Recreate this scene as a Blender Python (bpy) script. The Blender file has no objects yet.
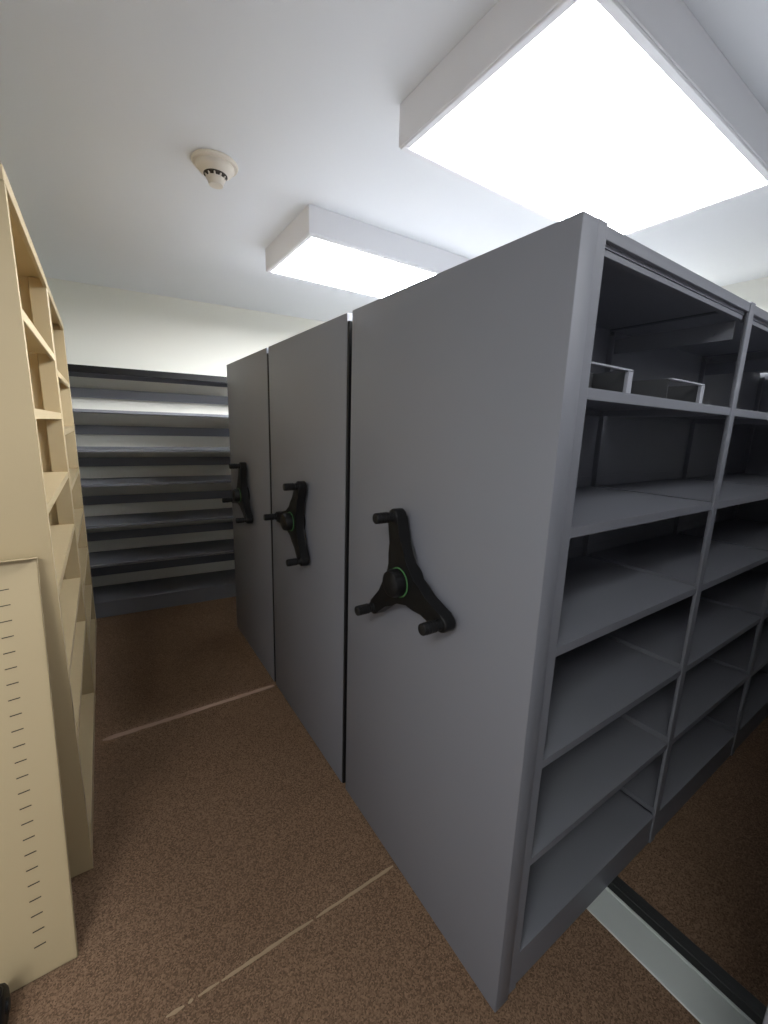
import bpy, bmesh, math, random
from mathutils import Vector, Matrix, Euler
random.seed(7)
S = bpy.context.scene
COL = S.collection
PI = math.pi

# ------------------------------------------------------------------ materials
def new_mat(name):
    m = bpy.data.materials.new(name); m.use_nodes = True
    return m, m.node_tree, m.node_tree.nodes['Principled BSDF']

def paint(name, col, rough=.45, metal=0.0, bump=.04, scale=900., var=.04, spec=.5):
    """painted / plain surface with a very fine orange-peel bump and slight colour variation"""
    m, t, b = new_mat(name)
    tc = t.nodes.new('ShaderNodeTexCoord')
    n = t.nodes.new('ShaderNodeTexNoise'); n.inputs['Scale'].default_value = scale; n.inputs['Detail'].default_value = 2
    t.links.new(tc.outputs['Object'], n.inputs['Vector'])
    n2 = t.nodes.new('ShaderNodeTexNoise'); n2.inputs['Scale'].default_value = 3.; n2.inputs['Detail'].default_value = 4
    t.links.new(tc.outputs['Object'], n2.inputs['Vector'])
    mx = t.nodes.new('ShaderNodeMix'); mx.data_type = 'RGBA'
    mx.inputs[6].default_value = (*[c*(1-var) for c in col], 1); mx.inputs[7].default_value = (*[min(1, c*(1+var)) for c in col], 1)
    t.links.new(n2.outputs['Fac'], mx.inputs[0])
    t.links.new(mx.outputs[2], b.inputs['Base Color'])
    bp = t.nodes.new('ShaderNodeBump'); bp.inputs['Strength'].default_value = bump; bp.inputs['Distance'].default_value = .002
    t.links.new(n.outputs['Fac'], bp.inputs['Height']); t.links.new(bp.outputs['Normal'], b.inputs['Normal'])
    b.inputs['Roughness'].default_value = rough; b.inputs['Metallic'].default_value = metal
    b.inputs['Specular IOR Level'].default_value = spec
    return m

def carpet_mat():
    m, t, b = new_mat('brown_carpet')
    tc = t.nodes.new('ShaderNodeTexCoord')
    n = t.nodes.new('ShaderNodeTexNoise'); n.inputs['Scale'].default_value = 170; n.inputs['Detail'].default_value = 5; n.inputs['Roughness'].default_value = .8
    v = t.nodes.new('ShaderNodeTexVoronoi'); v.inputs['Scale'].default_value = 260
    n2 = t.nodes.new('ShaderNodeTexNoise'); n2.inputs['Scale'].default_value = 2.2; n2.inputs['Detail'].default_value = 3
    for x in (n, v, n2): t.links.new(tc.outputs['Object'], x.inputs['Vector'])
    r = t.nodes.new('ShaderNodeValToRGB'); e = r.color_ramp.elements
    e[0].position = .22; e[0].color = (.080, .050, .031, 1)
    e[1].position = .80; e[1].color = (.32, .205, .130, 1)
    sp = t.nodes.new('ShaderNodeSeparateColor'); t.links.new(v.outputs['Color'], sp.inputs[0])
    mf = t.nodes.new('ShaderNodeMix'); mf.data_type = 'FLOAT'; mf.inputs[0].default_value = .42
    t.links.new(n.outputs['Fac'], mf.inputs[2]); t.links.new(sp.outputs[0], mf.inputs[3]); t.links.new(mf.outputs[0], r.inputs['Fac'])
    mx = t.nodes.new('ShaderNodeMix'); mx.data_type = 'RGBA'; mx.blend_type = 'MULTIPLY'; mx.inputs[0].default_value = .35
    r2 = t.nodes.new('ShaderNodeValToRGB'); r2.color_ramp.elements[0].position = .35; r2.color_ramp.elements[0].color = (.72, .70, .68, 1); r2.color_ramp.elements[1].position = .65
    t.links.new(n2.outputs['Fac'], r2.inputs['Fac'])
    t.links.new(r.outputs['Color'], mx.inputs[6]); t.links.new(r2.outputs['Color'], mx.inputs[7])
    t.links.new(mx.outputs[2], b.inputs['Base Color'])
    ad = t.nodes.new('ShaderNodeMath'); ad.operation = 'ADD'
    t.links.new(n.outputs['Fac'], ad.inputs[0]); t.links.new(v.outputs['Distance'], ad.inputs[1])
    bp = t.nodes.new('ShaderNodeBump'); bp.inputs['Strength'].default_value = .35; bp.inputs['Distance'].default_value = .002
    t.links.new(ad.outputs[0], bp.inputs['Height']); t.links.new(bp.outputs['Normal'], b.inputs['Normal'])
    b.inputs['Roughness'].default_value = .95; b.inputs['Specular IOR Level'].default_value = .1
    return m

def emit(name, col, s):
    m = bpy.data.materials.new(name); m.use_nodes = True
    t = m.node_tree; t.nodes.clear()
    o = t.nodes.new('ShaderNodeOutputMaterial'); e = t.nodes.new('ShaderNodeEmission')
    e.inputs['Color'].default_value = (*col, 1); e.inputs['Strength'].default_value = s
    t.links.new(e.outputs[0], o.inputs['Surface'])
    return m

GREY = paint('grey_painted_steel', (.198, .204, .230), rough=.5, var=.02)
BEIGE = paint('beige_painted_steel', (.50, .40, .238), rough=.42, var=.02)
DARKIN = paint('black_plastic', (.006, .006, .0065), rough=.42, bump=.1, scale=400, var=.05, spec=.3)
BLACKGRIP = paint('black_rubber', (.007, .007, .0075), rough=.5, bump=.25, scale=500, var=.05, spec=.3)
GREEN = paint('green_ring_plastic', (.07, .20, .07), rough=.4)
WHITE = paint('white_fixture_enamel', (.80, .80, .82), rough=.4, var=.01)
CEIL = paint('ceiling_paint', (.81, .83, .85), rough=.9, bump=.06, scale=260, var=.012, spec=.2)
WALL = paint('cream_wall_paint', (.82, .815, .745), rough=.85, bump=.05, scale=260, var=.012, spec=.2)
CREAM = paint('cream_detector_plastic', (.76, .70, .60), rough=.45, var=.01)
STEEL = paint('dark_grey_steel', (.06, .062, .066), rough=.6, var=.1)
SLOT = paint('dark_slot', (.055, .045, .03), rough=.8)
SEAM2 = paint('worn_brown_seam', (.30, .20, .145), rough=.95, bump=.5, scale=200, var=.25)
ALU = paint('brushed_aluminium', (.66, .70, .67), rough=.42, metal=.35, bump=.05, scale=300, var=.06)
RAIL = paint('dark_steel_rail', (.035, .037, .036), rough=.4, metal=.3, bump=.1, var=.2)
TAN = paint('tan_seam_backing', (.36, .265, .165), rough=.9, bump=.5, scale=200, var=.25)
TRAYM = paint('pale_grey_steel', (.36, .37, .41), rough=.35, var=.02)
LENS = emit('fluorescent_lens', (.975, .99, 1.02), 37.0)
LENS_STRONG = emit('fluorescent_lens_strong', (.975, .99, 1.02), 56.0)  # same kind of lens, emission set stronger to lift the far end
LENS_FAR = emit('added_lamp_lens', (.975, .99, 1.02), 95.0)
LENS_DIM = emit('fluorescent_lens_dim', (.965, .99, 1.03), 8.0)  # same kind of lens, emission set low
LENS_WEAK = emit('fluorescent_lens_weak', (.98, .99, 1.0), 23.0)  # same kind of lens, emission set below the first
CARPET = carpet_mat()

# ------------------------------------------------------------------ geometry helpers
class MB:
    def __init__(s): s.bm = bmesh.new()
    def box(s, x0, x1, y0, y1, z0, z1, bev=0, seg=1):
        t = bmesh.new(); bmesh.ops.create_cube(t, size=1)
        for v in t.verts:
            v.co = Vector(((x0+x1)/2 + v.co.x*(x1-x0), (y0+y1)/2 + v.co.y*(y1-y0), (z0+z1)/2 + v.co.z*(z1-z0)))
        if bev: bmesh.ops.bevel(t, geom=list(t.edges), offset=bev, segments=seg, affect='EDGES', profile=.5)
        s.add(t); return s
    def add(s, t, mat=None):
        me = bpy.data.meshes.new('tmp')
        if mat is not None: bmesh.ops.transform(t, matrix=mat, verts=t.verts)
        t.to_mesh(me); t.free(); s.bm.from_mesh(me); bpy.data.meshes.remove(me)
    def cyl(s, p0, p1, r0, r1=None, n=24, bev=0):
        r1 = r0 if r1 is None else r1
        p0, p1 = Vector(p0), Vector(p1); d = p1-p0
        t = bmesh.new(); bmesh.ops.create_cone(t, cap_ends=True, segments=n, radius1=r0, radius2=r1, depth=d.length)
        if bev:
            es = [e for e in t.edges if len(e.link_faces) == 2 and any(len(f.verts) > 4 for f in e.link_faces)]
            bmesh.ops.bevel(t, geom=es, offset=bev, segments=3, affect='EDGES', profile=.5)
        q = Vector((0, 0, 1)).rotation_difference(d.normalized())
        s.add(t, Matrix.Translation((p0+p1)/2) @ q.to_matrix().to_4x4()); return s
    def lathe(s, prof, axis='z', n=40):
        """prof: list of (radius, height); closed at both ends when radius 0"""
        b = s.bm; rings = []
        for r, h in prof:
            if r == 0: rings.append([b.verts.new(s._ax(0, 0, h, axis))])
            else: rings.append([b.verts.new(s._ax(r*math.cos(2*PI*k/n), r*math.sin(2*PI*k/n), h, axis)) for k in range(n)])
        for A, B in zip(rings, rings[1:]):
            for k in range(n):
                a0, a1 = A[k % len(A)], A[(k+1) % len(A)]; b0, b1 = B[k % len(B)], B[(k+1) % len(B)]
                vs = []
                for v in (a0, a1, b1, b0):
                    if v not in vs: vs.append(v)
                if len(vs) > 2: b.faces.new(vs)
        return s
    @staticmethod
    def _ax(a, b, h, axis): return (a, b, h) if axis == 'z' else (h, a, b)
    def prism(s, pts, x0, x1, bev=0):
        """outline pts in (y,z), extruded along x"""
        t = bmesh.new()
        A = [t.verts.new((x0, y, z)) for y, z in pts]; B = [t.verts.new((x1, y, z)) for y, z in pts]
        t.faces.new(A); t.faces.new(B[::-1])
        n = len(pts)
        for k in range(n): t.faces.new((A[k], B[k], B[(k+1) % n], A[(k+1) % n]))
        if bev:
            es = [e for e in t.edges if any(len(f.verts) > 4 for f in e.link_faces)]
            bmesh.ops.bevel(t, geom=es, offset=bev, segments=3, affect='EDGES', profile=.5)
        s.add(t); return s
    def build(s, name, mat, parent=None, smooth=False):
        bmesh.ops.recalc_face_normals(s.bm, faces=s.bm.faces)
        me = bpy.data.meshes.new(name); s.bm.to_mesh(me); s.bm.free()
        me.materials.append(mat)
        if smooth:
            for p in me.polygons: p.use_smooth = True
            me.set_sharp_from_angle(angle=math.radians(40))
        o = bpy.data.objects.new(name, me); COL.objects.link(o)
        if parent: o.parent = parent
        return o

def thing(name, label, cat, loc=(0, 0, 0), group=None, rot=(0, 0, 0)):
    o = bpy.data.objects.new(name, None); COL.objects.link(o)
    o.empty_display_size = .1
    o.location = loc; o.rotation_euler = rot
    o['label'] = label; o['category'] = cat
    if group: o['group'] = group
    return o

def structure(name, mb, mat):
    o = mb.build(name, mat); o['kind'] = 'structure'; return o

def copy_tree(o, parent=None):
    c = o.copy(); COL.objects.link(c); c.parent = parent
    for ch in list(o.children): copy_tree(ch, c)
    return c

# ------------------------------------------------------------------ dimensions
HC = 2.79                         # ceiling
CD, CH = .922, 2.106               # carriage depth and height
BAY = .905
POSTS = [.0785, .965, .965+BAY, .965+2*BAY]
CL = POSTS[-1]+.0185+.06          # carriage length

# ------------------------------------------------------------------ room shell
structure('floor', MB().box(-3.0, 3.24, -2.8, 4.3, -.10, 0), CARPET)
structure('ceiling', MB().box(-3.0, 3.24, -2.8, 4.3, HC, HC+.1), CEIL)
wb = structure('wall_back', MB().box(-2.2, 3.6, 0, .12, 0, HC), WALL)
BROT = math.radians(-4.5)
wb.location = (0, 3.945, 0); wb.rotation_euler = (0, 0, BROT)
structure('wall_right', MB().box(3.12, 3.24, -2.8, 3.7, 0, HC), WALL)
structure('wall_left', MB().box(-1.52, -1.40, .95, 4.06, 0, HC), WALL)

# worn tan lines in the carpet where the sunk tracks cross the aisle
def seam(name, y, w, segs, mat=None):
    m = MB()
    for x0, x1 in segs:
        n = max(2, int((x1-x0)/.03)); b = m.bm
        top, bot = [], []
        for k in range(n+1):
            x = x0+(x1-x0)*k/n
            j = random.uniform(-.0012, .0012); ww = w*random.uniform(.75, 1.1)/2 * (.35 if k in (0, n) else 1)
            top.append((x, y+j+ww)); bot.append((x, y+j-ww))
        t = bmesh.new()
        for z in (0,):
            A = [t.verts.new((x, yy, .0022)) for x, yy in top]; B = [t.verts.new((x, yy, .0022)) for x, yy in bot]
            A0 = [t.verts.new((x, yy, -.001)) for x, yy in top]; B0 = [t.verts.new((x, yy, -.001)) for x, yy in bot]
            for k in range(n):
                t.faces.new((A[k], B[k], B[k+1], A[k+1])); t.faces.new((A[k], A[k+1], A0[k+1], A0[k])); t.faces.new((B[k], B0[k], B0[k+1], B[k+1]))
        m.add(t)
    o = m.build(name, mat or TAN); o['kind'] = 'structure'
    return o
seam('trim_1', .505, .011, [(-.715, -.655), (-.648, -.345), (-.333, -.006), (-.80, -.752), (-.742, -.728)])
seam('trim_2', 1.868, .034, [(-.945, -.006)], SEAM2)

# sunk floor track of the mobile shelving: pale cover strip and dark rail channel
tr = thing('floor_track', 'silver metal floor track with black channel in the carpet before the grey shelving', 'floor track', (.6, 0, 0))
def tbox(x0, x1, z1, y0=-1.9, y1=2.85): return MB().box(x0-.6, x1-.6, y0, y1, -.004, z1, .0012)
tbox(.500, .622, .006).build('cover_strip', ALU, tr)
tbox(.622, .632, .009).build('edge_strip', ALU, tr)
ch = tbox(.632, .712, .002).build('channel', RAIL, tr)
tbox(.664, .682, .005).build('rail', RAIL, ch)

# ------------------------------------------------------------------ mobile shelving
def shelf_mb(x0, x1, yf, yb, zt, lip=.026):
    m = MB(); d = 1 if yb > yf else -1
    ya, yz = min(yf, yb), max(yf, yb)
    m.box(x0, x1, ya, yz, zt-.003, zt)
    for a, b in ((yf, yf+d*.013), (yb-d*.012, yb)):
        m.box(x0, x1, min(a, b), max(a, b), zt-lip, zt-.0025, .001)
    m.box(x0, x0+.003, ya+.013, yz-.013, zt-lip, zt-.003); m.box(x1-.003, x1, ya+.013, yz-.013, zt-lip, zt-.003)
    return m

SHELVES = [1.781, 1.457, 1.1442, .8123, .4893]
def crank(parent):
    """three-armed black hand wheel; local origin on the panel, axis along -x"""
    r = .212
    m = MB()
    # spider outline : three tapering arms blended at the hub
    pts = []
    for k in range(3):
        a = k*2*PI/3
        def P(rad, off):      # rad along the arm, off sideways (to the +angle side)
            return (rad*math.sin(a)+off*math.cos(a), rad*math.cos(a)-off*math.sin(a))
        for rad, off in ((.058, -.050), (.09, -.038), (.13, -.031), (.18, -.0275), (.207, -.0265)): pts.append(P(rad, off))
        for q in range(7):
            b = -PI/2+PI*q/6; pts.append(P(.212+.0265*math.cos(b), .0265*math.sin(b)))
        for rad, off in ((.207, .0265), (.18, .0275), (.13, .031), (.09, .038), (.058, .050)): pts.append(P(rad, off))
    m.prism(pts, -.058, -.016, .006)
    body = m.build('crank_handle', DARKIN, parent, smooth=True)
    # raised rim along the arms (rear ribs) and hub
    MB().lathe([(0, -.001), (.060, -.001), (.062, -.004), (.062, -.014), (.056, -.018), (0, -.018)], axis='x').build('mounting_boss', DARKIN, body, smooth=True)
    MB().lathe([(0, -.056), (.0455, -.056), (.0455, -.080), (.041, -.094), (.032, -.099), (0, -.100)], axis='x').build('hub_cap', DARKIN, body, smooth=True)
    g = MB()
    g.lathe([(.045, -.056), (.0495, -.056), (.0495, -.0605), (.045, -.0605)], axis='x')
    g.build('indicator_ring', GREEN, body, smooth=True)['label'] = 'thin green ring around hub'
    for k in range(3):
        a = k*2*PI/3; y, z = r*math.sin(a), r*math.cos(a)
        kn = MB()
        kn.cyl((-.056, y, z), (-.070, y, z), .018, .015, 20)
        kn.cyl((-.070, y, z), (-.124, y, z), .0165, .0175, 24, .004)
        for q in range(4): kn.cyl((-.078-.010*q, y, z), (-.082-.010*q, y, z), .0182, None, 24, .0012)
        kn.build('knob', BLACKGRIP, body, smooth=True)
    return body

def make_carriage(label):
    c = thing('mobile_shelving_unit', label, 'shelving unit', group='grey mobile shelving row')
    # end panels (rounded sheet boxes)
    MB().box(0, .058, .002, CD-.002, .006, CH, .0035, 2).build('end_panel', GREY, c, smooth=True)
    MB().box(CL-.058, CL, .002, CD-.002, .006, CH, .0035, 2).build('end_panel', GREY, c, smooth=True)
    for i, x in enumerate(POSTS):
        w = .0175
        if i in (0, 3): xs = (x-w-.001, x+w)
        else: xs = (x-w-.002, x+w+.002)
        for y0, y1 in ((.006, .046), (CD-.046, CD-.006)):
            pm = MB().box(xs[0], xs[1], *((y0, y0+.008) if y0 < .1 else (y1-.008, y1)), .012, CH+.004, .002, 2)
            pm.box(x-.006, x+.006, *((y0+.008, y0+.016) if y0 < .1 else (y1-.016, y1-.008)), .012, CH-.006, .001)
            pm.build('post', GREY, c)
        MB().box(xs[0]+.006, xs[1]-.006, CD/2-.02, CD/2+.02, .02, CH-.03, .002).build('centre_post', GREY, c)
        t = MB().box(x-.004, x+.004, .046, CD-.046, 2.004, 2.062, .001)
        t.cyl((x-.009, .104, 2.03), (x+.009, .104, 2.03), .008, None, 12)
        t.build('cross_tie', GREY, c)
    for i in range(3):
        x0, x1 = POSTS[i]+.0185, POSTS[i+1]-.0200
        if i == 0: x0 = POSTS[0]+.018
        for yf, yb in ((.009, CD/2-.006), (CD-.009, CD/2+.006)):
            for z in SHELVES: shelf_mb(x0, x1, yf, yb, z).build('shelf', GREY, c)
            shelf_mb(x0, x1, yf, yb, .146, .022).build('shelf', GREY, c)
        for z in SHELVES:
            MB().box(x0, x1, CD/2-.0045, CD/2+.0045, z-.02, z+.045, .001).build('stop_bar', GREY, c)
        MB().box(x0, x1, CD/2-.0015, CD/2+.0015, .13, CH-.007).build('back_panel', GREY, c)
        # canopy over the bay : deep lip with a shadow groove and inner flange
        m = MB().box(x0, x1, .009, CD-.009, CH-.006, CH)
        MB().box(POSTS[i]-.018, POSTS[i+1]-.019, .016, CD-.016, CH-.001, CH+.002).build('bounce_blocker', STEEL, c)  # unseen dark sheet, added to cut light bounced onto the ceiling
        for a, d in ((.009, 1), (CD-.009, -1)):
            ys = sorted((a, a+d*.012)); m.box(x0, x1, ys[0], ys[1], CH-.026, CH-.004, .001)
            ys = sorted((a+d*.014, a+d*.030)); m.box(x0, x1, ys[0], ys[1], CH-.048, CH-.032, .001)
            ys = sorted((a+d*.011, a+d*.026)); m.box(x0, x1, ys[0], ys[1], CH-.034, CH-.004)
        m.build('canopy', GREY, c)
    b = MB()
    for y0, y1 in ((.012, .030), (CD-.030, CD-.012)): b.box(.058, CL-.058, y0, y1, .010, .125, .002)
    b.box(.058, CL-.058, .03, CD-.03, .05, .07)
    b.build('base', GREY, c)
    h = crank(c); h.location = (0, .4975, 1.184)
    return c

def set_handle(c, y, z, th):
    for ch in c.children:
        if ch.name.startswith('crank_handle'):
            ch.location = (0, y, z); ch.rotation_euler = (-th, 0, 0)

c1 = make_carriage('large grey mobile shelving unit nearest the camera with open shelves facing right')
YS = [-.006, .950, 1.900, -1.412]
c2 = copy_tree(c1); c2['label'] = 'middle grey mobile shelving unit pressed behind the nearest open one'
c3 = copy_tree(c1); c3['label'] = 'farthest of the grey mobile shelving units, next to the steel shelves on the back wall'
c4 = copy_tree(c1); c4['label'] = 'grey mobile shelving unit across the floor track, just a sliver in the lower right corner'
for c in (c2, c3):
    MB().box(.002, .034, -.011, .002, .012, CH-.03, .002).build('gap_shade', BLACKGRIP, c)['label'] = 'black strip standing for the shade in the gap'  # black strip that paints the shade into the gap between units
for c, y in zip((c1, c2, c3, c4), YS): c.location = (0.003, y, 0)
set_handle(c1, .481, 1.192, .2376); set_handle(c2, .470, 1.201, -.4535); set_handle(c3, .483, 1.1916, -.2154); set_handle(c4, .46, 1.19, .1)

# low steel trays on the top shelf of the nearest unit
def tray(x0, x1, label, first=None):
    t = thing('steel_tray', label, 'tray', (x0, .024, 1.7812), 'steel trays on the top shelf')
    w, d, h = x1-x0, .26, .062
    s = MB().box(0, w, .008, d, 0, .002).box(0, .003, .008, d, 0, h-.002).box(w-.012, w-.009, .008, d, 0, h-.002).box(0, w-.009, d-.003, d, 0, h-.002).box(.003, w-.009, .10, .103, 0, h-.002)
    s.build('body', STEEL, t)
    r = MB().box(0, w, 0, .010, h-.005, h, .001).box(w-.022, w, 0, .010, 0, h-.0055, .001)
    r.build('front_rim', TRAYM, t)['label'] = 'pale front rim'
    f = MB(); b = bmesh.new()
    pr = [(w-.001, h), (w+.11, h-.030), (w+.11, h-.033), (w-.001, h-.004)]
    A = [b.verts.new((x, .10, z)) for x, z in pr]; B = [b.verts.new((x, .25, z)) for x, z in pr]
    b.faces.new(A); b.faces.new(B[::-1])
    for k in range(4): b.faces.new((A[k], B[k], B[(k+1) % 4], A[(k+1) % 4]))
    f.add(b); f.build('side_flap', STEEL, t)
    return t
tray(.108, .330, 'low grey steel tray at the left end of the top shelf beside the grey post')
tray(.545, .772, 'low grey steel tray near the middle of the top shelf, right of the other tray')

# ------------------------------------------------------------------ steel shelving on the back wall
def back_unit():
    t = thing('wall_shelving_unit', 'dark grey open steel shelving with six long shelves along the cream back wall', 'shelving unit', (0, 3.478, 0), rot=(0, 0, BROT))
    D = .44
    xs = [-1.11, .36, 1.60, 2.84]
    for i, x in enumerate(xs):
        for y in (.004, D-.034): MB().box(x-.018, x+.018, y, y+.03, 0.0, 2.085, .002).build('post', GREY, t)
    for i in range(3):
        x0, x1 = xs[i]+.019, xs[i+1]-.019
        for z in (1.755, 1.442, 1.160, .815, .478): shelf_mb(x0, x1, .006, D, z, .022).build('shelf', GREY, t)
        for z in (1.755, 1.442, 1.160, .815, .478, .140):
            MB().box(x0, x1, D-.012, D-.004, z+.106, z+.186, .001).build('back_rail', GREY, t)
        shelf_mb(x0, x1, .006, D, .140, .026).build('shelf', GREY, t)
        m = MB().box(x0, x1, .006, D, 2.076, 2.082); m.box(x0, x1, D-.014, D, 2.030, 2.078, .001)
        MB().box(x0, x1, .001, .018, 2.032, 2.086, .002).build('top_edge', DARKIN, t)['label'] = 'black top edge'  # front edge of the canopy, coloured near-black
        m.build('canopy', GREY, t)
        MB().box(x0, x1, .012, .03, 0.0, .112, .001).build('kick_plate', GREY, t)
    return t
back_unit()

# ------------------------------------------------------------------ beige shelving on the left
XF = -.978; BD = .385
def beige_unit(y0, y1, H, zs, label):
    t = thing('beige_shelving_unit', label, 'shelving unit', (XF, y0, 0), 'beige shelving on the left')
    L = y1-y0
    # upright side panels : sheet with a folded front post and rear post
    for ya, yb, s in ((0, .004, 1), (L-.004, L, -1)):
        MB().box(-BD, 0, ya, yb, .002, H).build('side_panel', BEIGE, t)
        i0, i1 = sorted((ya if s < 0 else yb, (ya if s < 0 else yb)+s*.034))
        MB().box(-.070, -.0005, i0, i1, .002, H-.002, .002).build('post', BEIGE, t)
        MB().box(-BD, -BD+.05, i0, i1, .002, H-.002, .002).build('post', BEIGE, t)
    MB().box(-BD-.003, -BD, 0, L, .05, H).build('back_panel', BEIGE, t)
    for z in zs:
        m = MB(); a, b = .039, L-.039
        m.box(-BD+.001, -.002, a, b, z-.002, z); m.box(-.016, -.002, a, b, z-.032, z-.001, .0015); m.box(-BD+.001, -BD+.014, a, b, z-.032, z-.001)
        m.build('shelf', BEIGE, t)
    m = MB().box(-BD, .0, 0, L, H, H+.004); m.box(-.014, .0015, 0.0, L, H-.040, H+.004, .0015); m.box(-BD, .0, -.0015, .002, H-.036, H+.004, .0008)
    m.build('top_panel', BEIGE, t)
    MB().box(-.014, -.003, .028, L-.028, .0, .05).build('kick_plate', BEIGE, t)
    return t
beige_unit(1.108, 2.270, 2.345, (1.995, 1.705, 1.400, 1.115, .805, .545, .085), 'tall beige steel shelving unit at the left edge, near one with empty shelves')
beige_unit(2.276, 3.400, 2.335, (1.93, 1.62, 1.31, 1.0, .69, .38, .085), 'beige steel shelving unit farther back, between the near beige one and the dark wall shelves')

# loose beige panel leaning against the near unit
lean = thing('loose_shelf_panel', 'loose beige steel panel with a column of slots leaning in the lower left', 'panel', (-1.015, .806, 0))
ang = math.atan2(.272, 1.24)
lean.rotation_euler = (-ang, 0, 0)
PL, PW = 1.280, .36
m = MB().box(-PW, 0, 0, .003, .004, PL)
m.box(-PW, 0, -.030, .003, PL-.003, PL, .0008)      # turned top edge
m.box(-.003, 0, .0, .018, .004, PL); m.box(-PW, -PW+.003, 0, .018, .004, PL); m.box(-PW, 0, 0, .018, .004, .007)
m.build('sheet', BEIGE, lean)
sm = MB().box(-.014, .014, -.001, .001, -.0013, .0013)
slot = sm.build('slot', SLOT, lean)
slot['label'] = 'dark narrow slot'
z = .10; q = 0
while z < PL-.06:
    o = slot if q == 0 else slot.copy()
    if q: COL.objects.link(o); o.parent = lean
    o.location = (-.086, -.0006, z); o.rotation_euler = (0, math.radians(-4), 0)
    z += .0475; q += 1

# black caster at the lower left edge
cs = thing('caster_wheel', 'black caster wheel on the carpet at the lower left edge', 'caster', (-1.211, .737, 0))
w = MB(); w.lathe([(0, -.015), (.044, -.015), (.052, -.009), (.055, 0), (.052, .009), (.044, .015), (0, .015)], axis='x')
wo = w.build('wheel', BLACKGRIP, cs, smooth=True); wo.location = (.025, 0, .055)
MB().lathe([(0, -.022), (.016, -.022), (.018, -.018), (.018, .018), (.016, .022), (0, .022)], axis='x').build('axle_cap', DARKIN, cs, smooth=True).location = (.025, 0, .055)
MB().box(.012, .038, -.014, .014, .105, .118, .004).cyl((.025, 0, .112), (.025, 0, .165), .008).build('stem', DARKIN, cs, smooth=True)

# ------------------------------------------------------------------ ceiling fixtures
def fixture(x0, x1, y0, y1, label, lens=None):
    t = thing('ceiling_light', label, 'ceiling light', ((x0+x1)/2, (y0+y1)/2, HC), 'flat fluorescent ceiling lights')
    w, d, h = (x1-x0)/2, (y1-y0)/2, HC-2.656
    m = MB(); th = .012
    m.box(-w, w, -d, -d+th, -h, 0, .002); m.box(-w, w, d-th, d, -h, 0, .002)
    m.box(-w, -w+th, -d+th, d-th, -h, 0, .002); m.box(w-th, w, -d+th, d-th, -h, 0, .002)
    m.box(-w+th, w-th, -d+th, d-th, -.012, 0)
    m.build('housing', WHITE, t)
    f = MB(); e = .030; z0, z1 = -h-.006, -h+.006
    f.box(-w+.004, w-.004, -d+.004, -d+e, z0, z1, .003); f.box(-w+.004, w-.004, d-e, d-.004, z0, z1, .003)
    f.box(-w+.004, -w+e, -d+e, d-e, z0, z1, .003); f.box(w-e, w-.004, -d+e, d-e, z0, z1, .003)
    f.build('frame', WHITE, t)
    MB().box(-w+e-.002, w-e+.002, -d+e-.002, d-e+.002, -h-.002, -h+.003).build('diffuser', lens or LENS, t)['label'] = 'glowing white diffuser'
    return t
fixture(.150, 1.448, .136, .858, 'large bright fluorescent ceiling light above the nearest grey shelving unit')
fixture(.165, 1.43, 1.672, 2.365, 'smaller-looking bright ceiling light behind the first, over the farther grey shelving', LENS_STRONG)
fixture(.150, 1.415, -1.37, -.665, 'fluorescent ceiling light above the grey shelving unit across the floor track', LENS_DIM)
fixture(-2.70, -1.45, -1.42, -.72, 'fluorescent ceiling light behind the viewer, over the aisle mouth', LENS_WEAK)
fixture(1.80, 3.065, 1.672, 2.365, 'added unseen ceiling light behind the grey shelving, near the right wall', LENS_FAR)  # unseen lamp, added to brighten the back wall and ceiling

# ------------------------------------------------------------------ smoke detector
d = thing('smoke_detector', 'round cream smoke detector on the ceiling', 'smoke detector', (-.303, 1.607, HC))
d.scale = (1.12, 1.12, 1.0)
MB().lathe([(0, 0), (.084, 0), (.086, -.006), (.082, -.014), (0, -.014)]).build('mounting_base', CREAM, d, smooth=True)
MB().lathe([(0, -.012), (.070, -.012), (.071, -.022), (.062, -.036), (.046, -.046), (.040, -.050), (0, -.050)]).build('housing', CREAM, d, smooth=True)
MB().lathe([(0, -.048), (.044, -.048), (.044, -.0505), (.030, -.056), (0, -.056)]).build('vent_gap', SLOT, d, smooth=True)
m = MB()
for k in range(10):
    a = 2*PI*k/10; m.cyl((.038*math.cos(a), .038*math.sin(a), -.049), (.032*math.cos(a), .032*math.sin(a), -.064), .0035, None, 8)
m.lathe([(0, -.060), (.034, -.060), (.034, -.064), (.029, -.078), (.026, -.088), (0, -.090)])
m.build('sensor_cap', CREAM, d, smooth=True)

# ------------------------------------------------------------------ world (light from the rest of the building) and camera
W = bpy.data.worlds.new('World'); S.world = W; W.use_nodes = True
W.node_tree.nodes['Background'].inputs['Color'].default_value = (.96, .98, 1, 1)
W.node_tree.nodes['Background'].inputs['Strength'].default_value = .5

cam = bpy.data.cameras.new('camera'); co = bpy.data.objects.new('camera', cam); COL.objects.link(co)
cam.sensor_fit = 'HORIZONTAL'; cam.sensor_width = 36; cam.lens = 417.65/768*36
cam.clip_start = .02
rx, ry, rz = 1.3734, -.0304, -.5865
co.location = (-.8143, -.5549, 1.6772)
co.rotation_mode = 'XYZ'; co.rotation_euler = (rx, ry, rz)
S.camera = co

vs = S.view_settings
vs.view_transform = 'Standard'; vs.look = 'None'; vs.gamma = 1; vs.use_curve_mapping = False
vs.exposure = 0.0
S.cycles.max_bounces = 12; S.cycles.diffuse_bounces = 8
